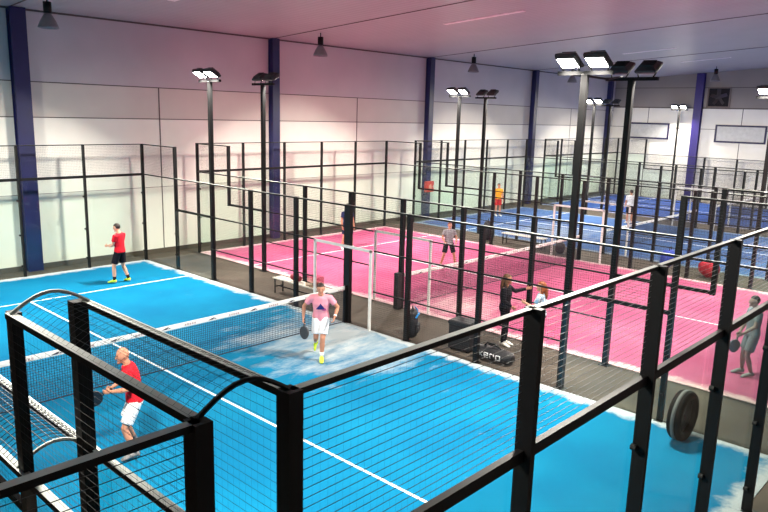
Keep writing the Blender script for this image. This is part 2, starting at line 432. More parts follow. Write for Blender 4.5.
# nearest court
back_fence(XA, 0, 1, 'near end fence of the nearest blue court, mesh strip above tall glass', wires=(.0028, .0004))
side_fence(XA, -1, 'left side fence of the nearest blue court seen end-on at lower left', True, wide=.1, skip=(0, 20), wires=(.0014, .0004))
side_fence(XA+10, 1, 'right side fence of the nearest blue court along the corridor', True, skip=(0, 20))
back_fence(XA, 20, -1, 'far end glass fence of the nearest blue court', post=(.06, .1))
side_fence(XP, -1, 'left side fence of the pink court along the bench corridor', False, wide=.12)
side_fence(XP+10, 1, 'right side fence of the pink court', False, wide=.12)
back_fence(XP, 20, -1, 'far end glass fence of the pink court', post=(.06, .1))
side_fence(XC, -1, 'left side fence of the muted blue court beyond the pink one', False, wide=.12, wires=(.0045, .003))
side_fence(XC+10, 1, 'right side fence of the muted blue court', False, wide=.12, wires=(.0045, .003))
back_fence(XC, 20, -1, 'far end glass fence of the muted blue court', post=(.06, .1))
side_fence(XD, -1, 'left side fence of the farthest court', False, wide=.12, wires=(.0045, .003))
side_fence(XD+10, 1, 'right side fence of the farthest court along the window wall', False, wide=.12, wires=(.0045, .003))
back_fence(XD, 20, -1, 'far end glass fence of the farthest court', post=(.06, .1))
# neighbouring court at the lower left : only its corner shows
side_fence(-.46, 1, 'side fence of the neighbouring court at the lower left edge', True, 0, 8, gate=False, skip=(0,), wires=(.0012, .0004), d=.06)
t = back_fence(-10.46, 0, 1, 'end fence of the neighbouring court in the lower left corner', 3, 5, wires=(.0028, .0004))
for ch in t.children:
    pass

# arched net sleeve over the gap between both courts
NETGREY = mat('grey netting twine', (104, 106, 110), .8)
def sleeve(z, y0, y1, label):
    t = thing('gap_net', label, 'net', (-.46, y0, z))
    rr_ = .0034 if z < 3.5 else .0010
    m_ = MB(); W = .46; R_ = .10; n = 10; L = y1-y0
    arc = [(W*i/n, R_*math.sin(PI*i/n)) for i in range(n+1)]
    k = 0
    while k*.06 <= L:
        y = k*.06
        for i in range(n):
            (a, b_), (c_, d_) = arc[i], arc[i+1]
            m_.tube([(a, y, b_), (c_, y, d_)], rr_, 3)
        k += 1
    for i in range(n+1): m_.tube([(arc[i][0], 0, arc[i][1]), (arc[i][0], L, arc[i][1])], rr_, 3)
    m_.build('netting', NETGREY, t)
    for y in (0, L):
        MB().tube([(a, y, b_) for a, b_ in arc], .012, 6).build('edge_cord', BLACK if z > 3.5 and y == 0 else LIT_TOP_CORD, t)
sleeve(4.0, .0, 1.95, 'arched netting bridging the gap between two fence tops at lower left')
sleeve(3.0, 2.05, 7.9, 'lower arched netting bridging the gap behind the nearest two posts')

# ================================================================ FLOODLIGHT MASTS
def mast(x, y, sgn, label, first=[None]):
    """sgn: direction (+1/-1 in X) the lamps shine"""
    if first[0] is None:
        t = thing('floodlight_mast', label, 'floodlight', (x, y, 0), 0, 'floodlight masts beside the courts')
        m_ = MB().box(-.055, .055, -.055, .055, 0, 6.0, bev=.01); m_.build('pole', BLACK, t)
        MB().box(-.11, .11, -.11, .11, 0, .015).build('base_plate', BLACK, t)
        m_ = MB().box(-.035, .035, -.54, .54, 5.98, 6.05); m_.build('crossbar', BLACK, t)
        for s in (-1, 1):
            ang = -math.radians(30)
            R_ = Matrix.Translation((.08, s*.28, 6.22)) @ Matrix.Rotation(ang, 4, 'Y') @ Matrix.Diagonal((.92, .92, .85, 1))
            # local frame: -z = lens normal, tilted towards +x
            h = MB()
            prof = ((-.11, .21, -.08, .20), (-.17, .23, -.02, .23), (-.17, .23, .03, .23), (-.10, .16, .10, .17))
            rings = []
            for (xa, xb, zz, hy) in prof:
                rings.append([R_ @ Vector(p_) for p_ in ((xa, -hy, zz), (xb, -hy, zz), (xb, hy, zz), (xa, hy, zz))])
            h.loft(rings)
            for q in range(5):
                h.box(-.10+q*.06, -.09+q*.06, -.15, .15, .09, .13, R_)
            hd = h.build('floodlight', LAMPBODY, t)
            MB().box(-.09, .19, -.18, .18, -.088, -.082, R_).build('lens', LENS, hd, label='glowing white lens')
            la = bpy.data.lights.new('floodlight_beam', 'AREA'); la.shape = 'RECTANGLE'; la.size = .24; la.size_y = .32
            la.energy = LAMP_W; la.color = (1, .93, .82); la.spread = math.radians(LAMP_SPREAD)
            lo = bpy.data.objects.new('floodlight_beam', la); COL.objects.link(lo); lo.parent = hd
            lo.matrix_basis = R_ @ Matrix.Translation((.05, 0, -.095))
            for e in (-1, 1):
                MB().tube([(.0, s*.28+e*.14, 6.03), (.04, s*.28+e*.18, 6.12), (.08, s*.28+e*.207, 6.22)], .014, 6).build('bracket', BLACK, hd)
        first[0] = t
        o = t
        o.rotation_euler = (0, 0, 0 if sgn > 0 else PI)
        return o
    src = first[0]
    r = src.copy(); COL.objects.link(r); r.location = (x, y, 0); r.rotation_euler = (0, 0, 0 if sgn > 0 else PI); r['label'] = label
    for ch in list(src.children):
        c_ = ch.copy(); COL.objects.link(c_); c_.parent = r
        for g in ch.children:
            d_ = g.copy(); COL.objects.link(d_); d_.parent = c_
    return r
OFF = .095
masts = [
 (XA+10+OFF, 16, -1, 'lit floodlight mast beside the blue court, far left in the photo'),
 (XP-OFF, 16, 1, 'floodlight mast with its dark housings towards us, in front of the second far column'),
 (XA+10+OFF, 4, -1, 'nearest tall mast with brightly lit lamps beside the blue court'),
 (XP-OFF, 4, 1, 'nearest tall mast with dark lamp housings towards us, beside the pink court'),
 (XP+10+OFF, 16, -1, 'mast with a pair of lit lamps at the far side of the pink court'),
 (XC-OFF, 16, 1, 'mast with dark housings right of the far lit pair beside the pink court'),
 (XP+10+OFF, 4, -1, 'lit mast at the right edge of the photo'),
 (XC-OFF, 4, 1, 'mast just outside the right edge beside the muted blue court'),
 (XC+10+OFF, 16, -1, 'distant lit mast at the far end of the muted blue court'),
 (XC+10+OFF, 4, -1, 'mast outside the right edge at the near end of the muted blue court'),
 (XD-OFF, 16, 1, 'distant mast facing the farthest court'),
 (XD-OFF, 4, 1, 'mast outside the right edge facing the farthest court'),
 (XD+10+OFF, 16, -1, 'most distant lit mast against the window wall'),
 (XD+10+OFF, 4, -1, 'mast outside the right edge by the window wall'),
 (XA-OFF, 16, 1, 'mast outside the left edge at the far end of the blue court'),
 (XA-OFF, 4, 1, 'mast outside the left edge at the near end of the blue court'),
]
for a in masts: mast(*a)
m_ = MB(); m_.tube([(XA+10.12, 4.25, 6.06), (10.6, 4.2, 5.99), (11.2, 4.1, 5.97), (XP-.1, 4.2, 6.06)], .022, 6)
tag(m_.build('power_cable', BLACK), 'black cable slung between the two nearest lamp masts', 'cable')

# high bay pendants, switched off
def pendant(x, y, label, first=[None]):
    z = CEI(y)
    if first[0] is None:
        t = thing('pendant_lamp', label, 'lamp', (x, y, z), 0, 'unlit pendant lamps under the ceiling')
        MB().tube([(0, 0, .0), (0, 0, -.15)], .02, 8).build('suspension', BLACK, t)
        MB().tube([(0, 0, -.15), (0, 0, -.45)], .11, 14, ).build('lamp_housing', BLACK, t, True)
        m_ = MB(); n = 20
        prof = [(.08, -.45), (.13, -.52), (.21, -.66), (.27, -.80), (.285, -.86), (.275, -.86), (.255, -.79), (.19, -.65), (.11, -.53), (.06, -.47)]
        vs = [(r*math.cos(2*PI*k/n), r*math.sin(2*PI*k/n), z_) for r, z_ in prof for k in range(n)]
        fs = [(i*n+k, i*n+(k+1) % n, (i+1) % len(prof)*n+(k+1) % n, (i+1) % len(prof)*n+k) for i in range(len(prof)) for k in range(n)]
        m_.add(vs, fs); m_.build('lamp_shade', mat('smoky prismatic shade', (120, 116, 122), .3), t, True)
        first[0] = t; return t
    r = first[0].copy(); COL.objects.link(r); r.location = (x, y, z); r['label'] = label
    for ch in first[0].children:
        c_ = ch.copy(); COL.objects.link(c_); c_.parent = r
    return r
pendant(6.65, 18.7, 'unlit pendant lamp at upper left beside the leftmost column')
pendant(16.75, 18.6, 'unlit pendant lamp right of the second far column')
pendant(26.65, 18.6, 'unlit pendant lamp right of the third far column')
pendant(36.4, 18.6, 'unlit pendant lamp above the nearest lit mast, by the far wall')
pendant(43.3, 12.9, 'unlit pendant lamp above the square wall fan')

# ================================================================ PEOPLE
SKIN = mat('skin', (214, 160, 132), .55, var=.05)
SKIN2 = mat('tanned skin', (196, 136, 108), .55, var=.05)
EYE = mat('dark eye', (30, 24, 22), .3); LIP = mat('lips', (168, 92, 82), .5)
def cl(name, rgb, var=.08): return mat(name, rgb, .85, var=var, scale=9, spec=.2)
def person(label, loc, head_dir, H, pose, skin, top, bottom, hair, shoes, sock=None, long_sleeve=False, long_trouser=False,
           long_hair=False, bald=False, group=None, top_name='t_shirt', bottom_name='shorts', female=False, grip='R'):
    s = H/1.75
    rz = math.atan2(head_dir[1], head_dir[0])-PI/2
    t = thing('person', label, 'person', (loc[0], loc[1], loc[2] if len(loc) > 2 else .0145), rz, group)
    P = dict(pel=(0, 0, .95), wai=(0, .0, 1.08), che=(0, 0, 1.28), sho=(0, 0, 1.42), nek=(0, 0, 1.47), hed=(0, .02, 1.63),
             shL=(-.18, 0, 1.40), shR=(.18, 0, 1.40), elL=(-.24, 0, 1.12), elR=(.24, 0, 1.12), wrL=(-.25, .08, .88), wrR=(.25, .08, .88),
             hiL=(-.095, 0, .92), hiR=(.095, 0, .92), knL=(-.11, .03, .50), knR=(.11, .03, .50), anL=(-.12, 0, .085), anR=(.12, 0, .085),
             toL=(-.14, .17, .03), toR=(.14, .17, .03), look=(0, 1, 0))
    P.update(pose)
    P = {k: Vector(v)*(1 if k == 'look' else s) for k, v in P.items()}
    g = 1.0 if not female else .97
    def R(*r): return [((a*s*g, b_*s*g) if not isinstance(a, (list, tuple)) else a) for a, b_ in r]
    lat = (P['shR']-P['shL']).normalized()
    body = MB()
    def torso(mb, k, top_cut=False, bottom_cut=False):
        pts = [P['pel']+(P['pel']-P['wai'])*.35, P['pel'], P['wai'], P['che'], P['sho'], P['nek']]
        rr = [(.13, .09), (.165, .115), (.14, .10), (.165, .115), (.165, .085), (.06, .06)]
        if female: rr = [(.15, .10), (.19, .13), (.135, .10), (.165, .125), (.16, .08), (.06, .06)]
        if bottom_cut: pts[0] = P['pel']+(P['pel']-P['wai'])*bottom_cut; rr[0] = (.165, .115)
        mb.tube(pts, [((a+k)*s*g, (b_+k)*s*g) for a, b_ in rr], 18, lat=lat)
    torso(body, 0)
    body.tube([P['sho'], P['nek'], P['hed']], [(.065*s, .065*s), (.055*s, .058*s), (.05*s, .05*s)], 12)
    lk = P['look'].normalized(); lx = lk.cross(Vector((0, 0, 1))).normalized(); lz = lx.cross(lk)
    HM = Matrix((lx, lk, lz)).transposed()
    def hp(x, y, z): return P['hed']+HM @ (Vector((x, y, z))*s)
    def headfn(q):
        q = q.copy()
        if q.z < 0: q.x *= 1+q.z/s*2.6; q.y = q.y*(1+q.z/s*1.0)+(-q.z)*.12
        return HM @ q
    body.ellipsoid(P['hed'], (.076*s, .098*s, .122*s), 18, 12, headfn)
    body.tube([hp(0, .085, .03), hp(0, .112, -.022)], [.009*s, .015*s], 8, round_ends=True)
    body.tube([hp(0, .07, -.085), hp(0, .088, -.098)], [.03*s, .02*s], 8, round_ends=True)
    for e in (-1, 1): body.tube([hp(e*.074, -.005, .025), hp(e*.078, -.005, -.03)], [(.012*s, .018*s), (.008*s, .012*s)], 8, lat=lx, round_ends=True)
    hands = {}
    for q, e in (('L', -1), ('R', 1)):
        sh, el, wr = P['sh'+q], P['el'+q], P['wr'+q]
        m1 = sh.lerp(el, .45); m2 = el.lerp(wr, .3)
        body.tube([sh, m1, el, m2, wr], [v*s*g for v in (.056, .048, .040, .042, .027)], 12, round_ends=True)
        d = (wr-el).normalized(); up = Vector((0, 1, .2)) if abs(d.y) < .8 else Vector((0, 0, 1))
        ax = d.cross(up).normalized()            # across the palm normal
        pn_ = ax.cross(d).normalized(); 
        fwd_ = pn_                                # finger row direction (across the palm)
        pal = ax*(-e)                             # palm faces inward
        p0 = wr; p1 = wr+d*.085*s
        body.tube([p0, wr+d*.03*s, p1], [(.026*s, .018*s), (.038*s, .017*s), (.040*s, .015*s)], 10, lat=fwd_, round_ends=True)
        curl = .9 if q == grip else .45
        for i, Lf in enumerate((.072, .08, .074, .058)):
            b0 = p1+fwd_*(.03-.02*i)*s-d*.01*s
            d1 = (d+pal*curl*.5).normalized(); d2 = (d+pal*curl*1.5).normalized(); d3 = (d*(1-curl)+pal*1.2).normalized()
            a1 = b0+d1*Lf*.5*s; a2 = a1+d2*Lf*.33*s; a3 = a2+d3*Lf*.27*s
            body.tube([b0, a1, a2, a3], [.0098*s, .0092*s, .0088*s, .008*s], 7, round_ends=True)
        tb = wr+d*.03*s+fwd_*.03*s
        t1 = tb+(d*.5+fwd_*.7+pal*.3).normalized()*.04*s; t2 = t1+(d*.9+pal*.6).normalized()*.032*s
        body.tube([tb, t1, t2], [.014*s, .0115*s, .0095*s], 7, round_ends=True)
        hands[q] = (p1+pal*.025*s, d, pal, fwd_)
        hi, kn, an, to = P['hi'+q], P['kn'+q], P['an'+q], P['to'+q]
        body.tube([hi, hi.lerp(kn, .5), kn, kn.lerp(an, .35), an], [v*s*(1.0 if not female else .94) for v in (.088, .074, .054, .056, .036)], 12, round_ends=True)
        fd = (to-an); fd.z = 0
        if fd.length < 1e-4: fd = Vector((0, 1, 0))
        fd.normalize(); foot_dir = (to-an).normalized()
        body.tube([an-fd*.03*s+Vector((0, 0, -.03*s)), an+foot_dir*.08*s, to], [.036*s, .036*s, .022*s], 10, round_ends=True)
    body = remeshed('body', body, skin, .0095*s, t, 2)
    # face details
    for e in (-1, 1):
        MB().ellipsoid(hp(e*.03, .089, .015), (.011*s, .008*s, .008*s), 8, 6).build('eye', EYE, t, True)
    MB().tube([hp(-.022, .088, -.062), hp(0, .096, -.063), hp(.022, .088, -.062)], [.004*s, .006*s, .004*s], 6).build('mouth', LIP, t, True)
    # top
    k = MB(); torso(k, .022, bottom_cut=.35 if not long_trouser else .1)
    for q in 'LR':
        sh, el, wr = P['sh'+q], P['el'+q], P['wr'+q]
        inn = P['sho'].lerp(sh, .5)
        if long_sleeve: k.tube([inn, sh, sh.lerp(el, .5), el, wr], [v*s*g for v in (.068, .07, .06, .053, .038)], 12)
        else: k.tube([inn, sh, sh.lerp(el, .62)], [v*s*g for v in (.072, .073, .066)], 12)
    shirt = remeshed(top_name, k, top, .011*s, t, 4)
    # bottom
    k = MB()
    up = (P['wai']-P['pel']).normalized()
    k.tube([P['pel']+up*.09*s, P['pel'], P['pel']-up*.08*s], R((.162, .120), (.183, .133), (.17, .125)) if not female else R((.165, .12), (.205, .145), (.19, .13)), 18, lat=lat)
    for q in 'LR':
        hi, kn, an = P['hi'+q], P['kn'+q], P['an'+q]
        if long_trouser: k.tube([hi, hi.lerp(kn, .5), kn, kn.lerp(an, .35), kn.lerp(an, .97)], [v*s for v in (.096, .083, .063, .062, .044)], 12)
        else: k.tube([hi, hi.lerp(kn, .35), hi.lerp(kn, .8)], [v*s for v in (.1, .102, .098)], 12)
    remeshed(bottom_name, k, bottom, .011*s, t, 3)
    for q in 'LR':
        kn, an, to = P['kn'+q], P['an'+q], P['to'+q]
        if sock: MB().tube([an.lerp(kn, .28), an.lerp(kn, .02)], [.05*s, .043*s], 12).build('sock', sock, t, True)
        fd = (to-an).normalized(); hz = Vector((fd.x, fd.y, 0)).normalized(); lt = Vector((hz.y, -hz.x, 0))
        k = MB(); k.tube([an+Vector((0, 0, -.012))*s-hz*.055*s, an-hz*.02*s+Vector((0, 0, -.01*s)), an+fd*.08*s, to-Vector((0, 0, 0)), to+fd*.045*s],
                         [(.030*s, .038*s), (.044*s, .052*s), (.048*s, .042*s), (.048*s, .026*s), (.026*s, .018*s)], 12, lat=lt)
        sh_ = remeshed('shoe', k, shoes, .008*s, t, 3)
    if not bald:
        def hairfn(q_):
            q_ = q_.copy()
            if q_.y > 0 and q_.z < .045*s: q_.y *= .28; q_.x *= .9
            if q_.z < 0: q_.z *= .75
            return HM @ q_
        hh = MB(); hh.ellipsoid(hp(0, -.012, .022), (.085*s, .106*s, .108*s), 20, 14, hairfn)
        if long_hair:
            hh.tube([hp(0, -.07, .03), hp(0, -.105, -.08), hp(0, -.115, -.2), hp(0, -.10, -.33), hp(0, -.09, -.42)], [(.08*s, .05*s), (.10*s, .055*s), (.105*s, .05*s), (.085*s, .04*s), (.04*s, .02*s)], 14, lat=lx)
            for e in (-1, 1): hh.tube([hp(e*.06, -.02, .02), hp(e*.085, -.02, -.1), hp(e*.10, .0, -.22)], [(.03*s, .04*s), (.035*s, .04*s), (.02*s, .025*s)], 10)
        remeshed('hair', hh, hair, .009*s, t, 3)
    t['hand'] = 0; del t['hand']
    return t, hands, P, shirt, Matrix.Translation(t.location) @ Matrix.Rotation(rz, 4, 'Z'), s

def racket(label, at, direction, normal, rim, face=None):
    """at: point gripped; direction: from grip to head (world vectors)"""
    d = Vector(direction).normalized(); nrm = Vector(normal); nrm = (nrm-d*nrm.dot(d)).normalized(); sd = d.cross(nrm)
    t = thing('padel_racket', label, 'racket', at)
    R_ = Matrix((sd, d, nrm)).transposed().to_4x4()
    t.matrix_world = Matrix.Translation(at) @ R_
    k = MB(); n = 28
    def outline(sc):
        return [(.128*sc*math.sin(2*PI*i/n)*(1-.10*math.cos(2*PI*i/n+PI)), .235+.14*sc*-math.cos(2*PI*i/n)) for i in range(n)]
    o1 = outline(1.0); o0 = outline(.95)
    k.loft([[Vector((x, y, -.019)) for x, y in o0], [Vector((x, y, -.012)) for x, y in o1], [Vector((x, y, .012)) for x, y in o1], [Vector((x, y, .019)) for x, y in o0]])
    hd = k.build('racket_head', rim, t)
    h = MB()
    for i in range(-2, 3):
        for j_ in range(-2, 3):
            if i*i+j_*j_ < 6:
                h.tube([(i*.032, .245+j_*.032, -.0195), (i*.032, .245+j_*.032, .0195)], .006, 6)
    h.build('hole_pattern', EYE, hd)
    MB().tube([(0, -.065, 0), (0, .06, 0)], .0155, 8).build('grip', BLACK, t)
    k = MB(); k.tube([(0, .06, 0), (.035, .11, 0)], .011, 6); k.tube([(0, .06, 0), (-.035, .11, 0)], .011, 6); k.build('throat', rim, t)
    return t

RED = cl('red jersey cloth', (212, 28, 44)); BLK = cl('black cloth', (24, 22, 28)); WHT = cl('white cloth', (236, 236, 238), .03)
PNK = cl('pink jersey cloth', (250, 160, 176)); GRY = cl('grey cloth', (120, 124, 130)); NEON = mat('neon yellow shoe', (206, 232, 60), .6)
GREYSHOE = mat('grey shoe', (128, 128, 128), .7); HBRN = mat('dark brown hair', (40, 28, 24), .6); HLONG = mat('long brown hair', (96, 62, 36), .55, var=.25, scale=20)
HRED = mat('auburn hair', (142, 72, 34), .55, var=.2, scale=20); WSHOE = mat('white shoe', (228, 224, 214), .6)

# 1 far player, red shirt, seen from behind
person('person in red shirt and black shorts at the far end of the blue court', (7.8, 17.45), (-.45, .9), 1.80,
       dict(elL=(-.22, .06, 1.14), wrL=(-.17, .28, 1.10), elR=(.23, .08, 1.14), wrR=(.08, .28, 1.06), che=(0, .02, 1.28), hed=(0, .07, 1.62), look=(-.1, 1, -.25),
            anL=(-.16, .10, .085), toL=(-.18, .27, .03), knL=(-.14, .12, .5), knR=(.14, .02, .5), anR=(.2, -.12, .085), toR=(.24, .04, .03)),
       SKIN, RED, BLK, HBRN, NEON, sock=BLK)
# 2 runner in pink
vdir = Vector((-.72, -.69))
_, hands, P, shirt, MW, s = person('person in pink shirt and white shorts running towards us from the net with a racket', (7.78, 8.45), (-.70, -.71), 1.74,
       dict(pel=(0, -.03, .93), wai=(0, .0, 1.06), che=(0, .06, 1.26), sho=(0, .09, 1.39), nek=(0, .11, 1.44), hed=(0, .17, 1.58), look=(-.05, 1, -.12),
            shL=(-.19, .09, 1.37), shR=(.19, .08, 1.37), elR=(.36, .0, 1.16), wrR=(.37, .08, .92), elL=(-.36, .06, 1.16), wrL=(-.30, .22, .98),
            hiL=(-.09, 0, .90), hiR=(.09, 0, .90), knL=(-.05, .20, .50), anL=(-.03, .17, .085), toL=(-.04, .34, .03),
            knR=(.10, .06, .48), anR=(.13, -.36, .26), toR=(.14, -.36, .08)),
       SKIN2, PNK, WHT, HBRN, NEON, sock=WHT)
# print on the shirt
bv = BVHTree.FromPolygons([v.co.copy() for v in shirt.data.vertices], [tuple(p_.vertices) for p_ in shirt.data.polygons])
def decal(tri, name, m, parent, n=8):
    k = MB(); A_, B_, C_ = [Vector((a, 0, z)) for a, z in tri]; idx = {}; vs = []
    for i in range(n+1):
        for j_ in range(n+1-i):
            q = A_+(B_-A_)*i/n+(C_-A_)*j_/n
            h = bv.ray_cast(Vector((q.x, 1.0, q.z)), Vector((0, -1, 0)))
            y = h[0].y+.004 if h[0] else .2
            idx[(i, j_)] = len(vs); vs.append((q.x, y, q.z))
    fs = []
    for i in range(n):
        for j_ in range(n-i):
            fs.append((idx[(i, j_)], idx[(i+1, j_)], idx[(i, j_+1)]))
            if j_ < n-i-1: fs.append((idx[(i+1, j_)], idx[(i+1, j_+1)], idx[(i, j_+1)]))
    nv = len(vs); vs2 = [(x, y-.003, z) for x, y, z in vs]
    k.add(vs, fs); k.add(vs2, [tuple(reversed(f_)) for f_ in fs]); return k.build(name, m, parent)
decal(((-.10, 1.12), (.10, 1.12), (.0, 1.26)), 'shirt_print', mat('navy print', (36, 44, 120), .8), shirt)
decal(((-.12, 1.09), (-.02, 1.10), (-.10, 1.15)), 'shirt_print', mat('magenta print', (190, 60, 140), .8), shirt)
hp0, hd0, pal0, fw0 = hands['R']
g0 = MW @ hp0; R3 = MW.to_3x3()
racket('dark grey racket hanging from the hand of the person in pink', g0, R3 @ Vector((-.02, .1, -1)), R3 @ Vector((.9, 1, .1)), mat('dark grey racket', (60, 62, 66), .5))
MB().tube([(MW.inverted() @ (MW @ P['wrL']))+(P['elL']-P['wrL']).normalized()*.03, (P['wrL'])+(P['elL']-P['wrL']).normalized()*.06], .036, 12).build('wristband', WHT, _, True)
# 3 bald player, foreground left
_, hands, P, shirt, MW, s = person('bald person in red shirt and white shorts holding a racket at the lower left', (2.88, 7.21), (-.80, .38), 1.74,
       dict(pel=(0, -.03, .90), wai=(0, -.02, 1.04), che=(0, .02, 1.26), sho=(0, .04, 1.39), nek=(0, .06, 1.44), hed=(0, .11, 1.58), look=(-.3, 1, -.15),
            shL=(-.18, .04, 1.37), shR=(.18, .04, 1.37), elL=(-.25, .08, 1.12), wrL=(-.14, .30, 1.08), elR=(.27, .06, 1.13), wrR=(.2, .28, 1.02),
            hiL=(-.09, -.04, .87), hiR=(.09, -.04, .87), knL=(-.16, .14, .47), anL=(-.2, .0, .085), toL=(-.24, .17, .03),
            knR=(.14, .13, .47), anR=(.22, -.02, .085), toR=(.26, .15, .03)),
       SKIN2, RED, WHT, HBRN, GREYSHOE, sock=GRY, bald=True)
R3 = MW.to_3x3(); g0 = MW @ hands['R'][0]
racket('black racket held out in front by the bald person in red', g0, R3 @ Vector((-.1, .75, -.35)), R3 @ Vector((1, .1, .2)), mat('black racket', (26, 26, 32), .4))
# 4, 5 the two women talking in the corridor
person('person with long brown hair in a black outfit standing in the corridor', (11.5, 6.27, .0), (.25, -.97), 1.70,
       dict(elR=(.23, .05, 1.14), wrR=(.16, .2, 1.02), elL=(-.33, .12, 1.28), wrL=(-.40, .36, 1.36), knR=(.08, .04, .5), knL=(-.07, .03, .5), anL=(-.07, .02, .085), anR=(.08, 0, .085), toL=(-.09, .18, .03), toR=(.1, .17, .03), look=(-.25, 1, 0)),
       SKIN2, BLK, BLK, HLONG, WSHOE, long_sleeve=True, long_trouser=True, long_hair=True, female=True, top_name='long_sleeved_top', bottom_name='trousers')
STRIPE, n_, l_, b_ = newmat('pale blue striped cloth')
tc = n_.new('ShaderNodeTexCoord'); wv = n_.new('ShaderNodeTexWave'); wv.bands_direction = 'X'; wv.inputs['Scale'].default_value = 5; l_.new(tc.outputs['Object'], wv.inputs[0])
cr_ = n_.new('ShaderNodeValToRGB'); cr_.color_ramp.elements[0].color = (.12, .3, .5, 1); cr_.color_ramp.elements[1].color = (.75, .82, .88, 1); l_.new(wv.outputs[0], cr_.inputs[0]); l_.new(cr_.outputs[0], b_.inputs['Base Color'])
person('person with auburn hair in a pale blue striped top, half hidden behind a near post', (11.62, 5.42, .0), (-.25, .97), 1.66,
       dict(elL=(-.24, .1, 1.16), wrL=(-.2, .3, 1.22), elR=(.24, .06, 1.12), wrR=(.18, .22, 1.05), look=(-.4, .9, 0)),
       SKIN, STRIPE, BLK, HRED, WSHOE, long_trouser=True, long_hair=True, female=True, top_name='striped_top', bottom_name='trousers')
# 6 grey player on the pink court
_, hands, P, shirt, MW, s = person('person in grey shirt and black shorts standing wide beyond the pink court net', (17.32, 12.45), (-.62, -.78), 1.58,
       dict(elL=(-.28, .06, 1.15), wrL=(-.22, .26, 1.0), elR=(.28, .06, 1.15), wrR=(.22, .28, 1.0), knL=(-.2, .1, .48), knR=(.2, .1, .48), anL=(-.29, .0, .085), anR=(.29, 0, .085), toL=(-.34, .16, .03), toR=(.34, .16, .03), hed=(0, .06, 1.62)),
       SKIN2, cl('pale grey cloth', (150, 150, 156)), BLK, mat('red brown hair', (120, 60, 44), .7), WSHOE)
# 7 dark blue player, mostly behind a post
person('person in navy clothes at the far end of the pink court, mostly behind a post', (16.86, 17.08), (-.3, -.95), 1.76,
       dict(knL=(-.16, .06, .5), anL=(-.22, 0, .085), toL=(-.26, .16, .03), knR=(.16, .06, .5), anR=(.22, 0, .085), toR=(.26, .16, .03)),
       SKIN2, cl('navy cloth', (34, 44, 84)), cl('navy shorts cloth', (28, 34, 66)), HBRN, WSHOE)
# 8 grey clothed player close to the near glass of the pink court
_, hands, P, shirt, MW, s = person('person in grey shirt and shorts at the near left corner of the pink court', (13.64, 1.60), (-.62, .72), 1.74,
       dict(elL=(-.22, .08, 1.13), wrL=(-.17, .26, .98), elR=(.22, .06, 1.12), wrR=(.18, .18, .90), knL=(-.1, .1, .48), anL=(-.12, -.02, .085), knR=(.12, .08, .48), anR=(.14, .06, .085), toL=(-.13, .15, .03), toR=(.15, .23, .03), hed=(0, .05, 1.62)),
       cl('haze greyed skin', (150, 128, 122)), GRY, cl('mid grey cloth', (112, 112, 118)), HBRN, GREYSHOE)  # haze of the near glass is put into the greyed skin colour
R3 = MW.to_3x3()
racket('grey racket hanging low from the hand of the person in grey', MW @ hands['R'][0], R3 @ Vector((-.1, .3, -1)), R3 @ Vector((1, .2, 0)), mat('grey racket', (90, 90, 94), .5))
# 9, 10 players on the muted blue court
person('person in orange yellow shirt and red shorts at the far end wall', (29.6, 18.7), (-.5, -.86), 1.75,
       {}, SKIN2, cl('orange cloth', (236, 160, 40)), cl('red cloth', (190, 40, 46)), HBRN, WSHOE)
person('person in white shirt and dark shorts seen across the muted blue court', (32.9, 12.85), (.7, .7), 1.75,
       dict(elR=(.3, .1, 1.2), wrR=(.4, .3, 1.15)), SKIN2, WHT, cl('charcoal cloth', (36, 36, 44)), HBRN, WSHOE)

# ================================================================ CORRIDOR THINGS
BENCHW = mat('white bench slats', (222, 218, 206), .55)
def bench(x, y, L, rz, label):
    t = thing('bench', label, 'bench', (x, y, 0), rz)
    m_ = MB()
    for k in range(3): m_.box(-.17+k*.12, -.07+k*.12, 0, L, .43, .46)
    m_.build('seat', BENCHW, t)
    for yy in (.08, L-.08):
        m_ = MB(); m_.box(-.16, -.13, yy-.015, yy+.015, 0, .43); m_.box(.13, .16, yy-.015, yy+.015, 0, .43); m_.box(-.13, .13, yy-.012, yy+.012, .18, .21); m_.box(-.13, .13, yy-.012, yy+.012, .39, .43)
        m_.build('leg_frame', BLACK, t)
    MB().box(-.015, .015, .08, L-.08, .18, .21).build('stretcher', BLACK, t)
    return t
bench(10.68, 11.45, 2.15, 0, 'white bench in the corridor beside the net of the blue court')
bench(22.95, 11.9, 2.0, 0, 'white bench in the corridor behind the pink court')
def soft_box(name, mb, m, parent=None, vox=.02): return remeshed(name, mb, m, vox, parent, 6)
# red bag on the bench
t = thing('sports_bag', 'small red bag lying on the white corridor bench', 'bag', (10.66, 12.72, .462))
k = MB(); k.tube([(-.0, -.2, .11), (0, -.1, .115), (0, .1, .115), (0, .2, .11)], [(.07, .08), (.10, .09), (.10, .09), (.07, .08)], 14); soft_box('bag_body', k, mat('dark red nylon', (140, 28, 48), .6), t)
MB().tube([(0, -.12, .2), (0, -.06, .29), (0, .06, .29), (0, .12, .2)], .012, 6).build('handle', BLACK, t)
# clear box with red content
t = thing('storage_box', 'translucent box with something dark red inside on the white bench', 'box', (10.68, 11.95, .462))
k = MB(); k.box(-.15, .15, -.22, .22, 0, .01); k.box(-.15, -.14, -.22, .22, .01, .30); k.box(.14, .15, -.22, .22, .01, .30); k.box(-.14, .14, -.22, -.21, .01, .30); k.box(-.14, .14, .21, .22, .01, .30)
k.build('box_wall', glass_mat('clear plastic', (.86, .82, .78)), t)
MB().box(-.08, .08, -.14, -.02, .012, .12, bev=.02).build('content', mat('dark red content', (130, 40, 40), .6), t)
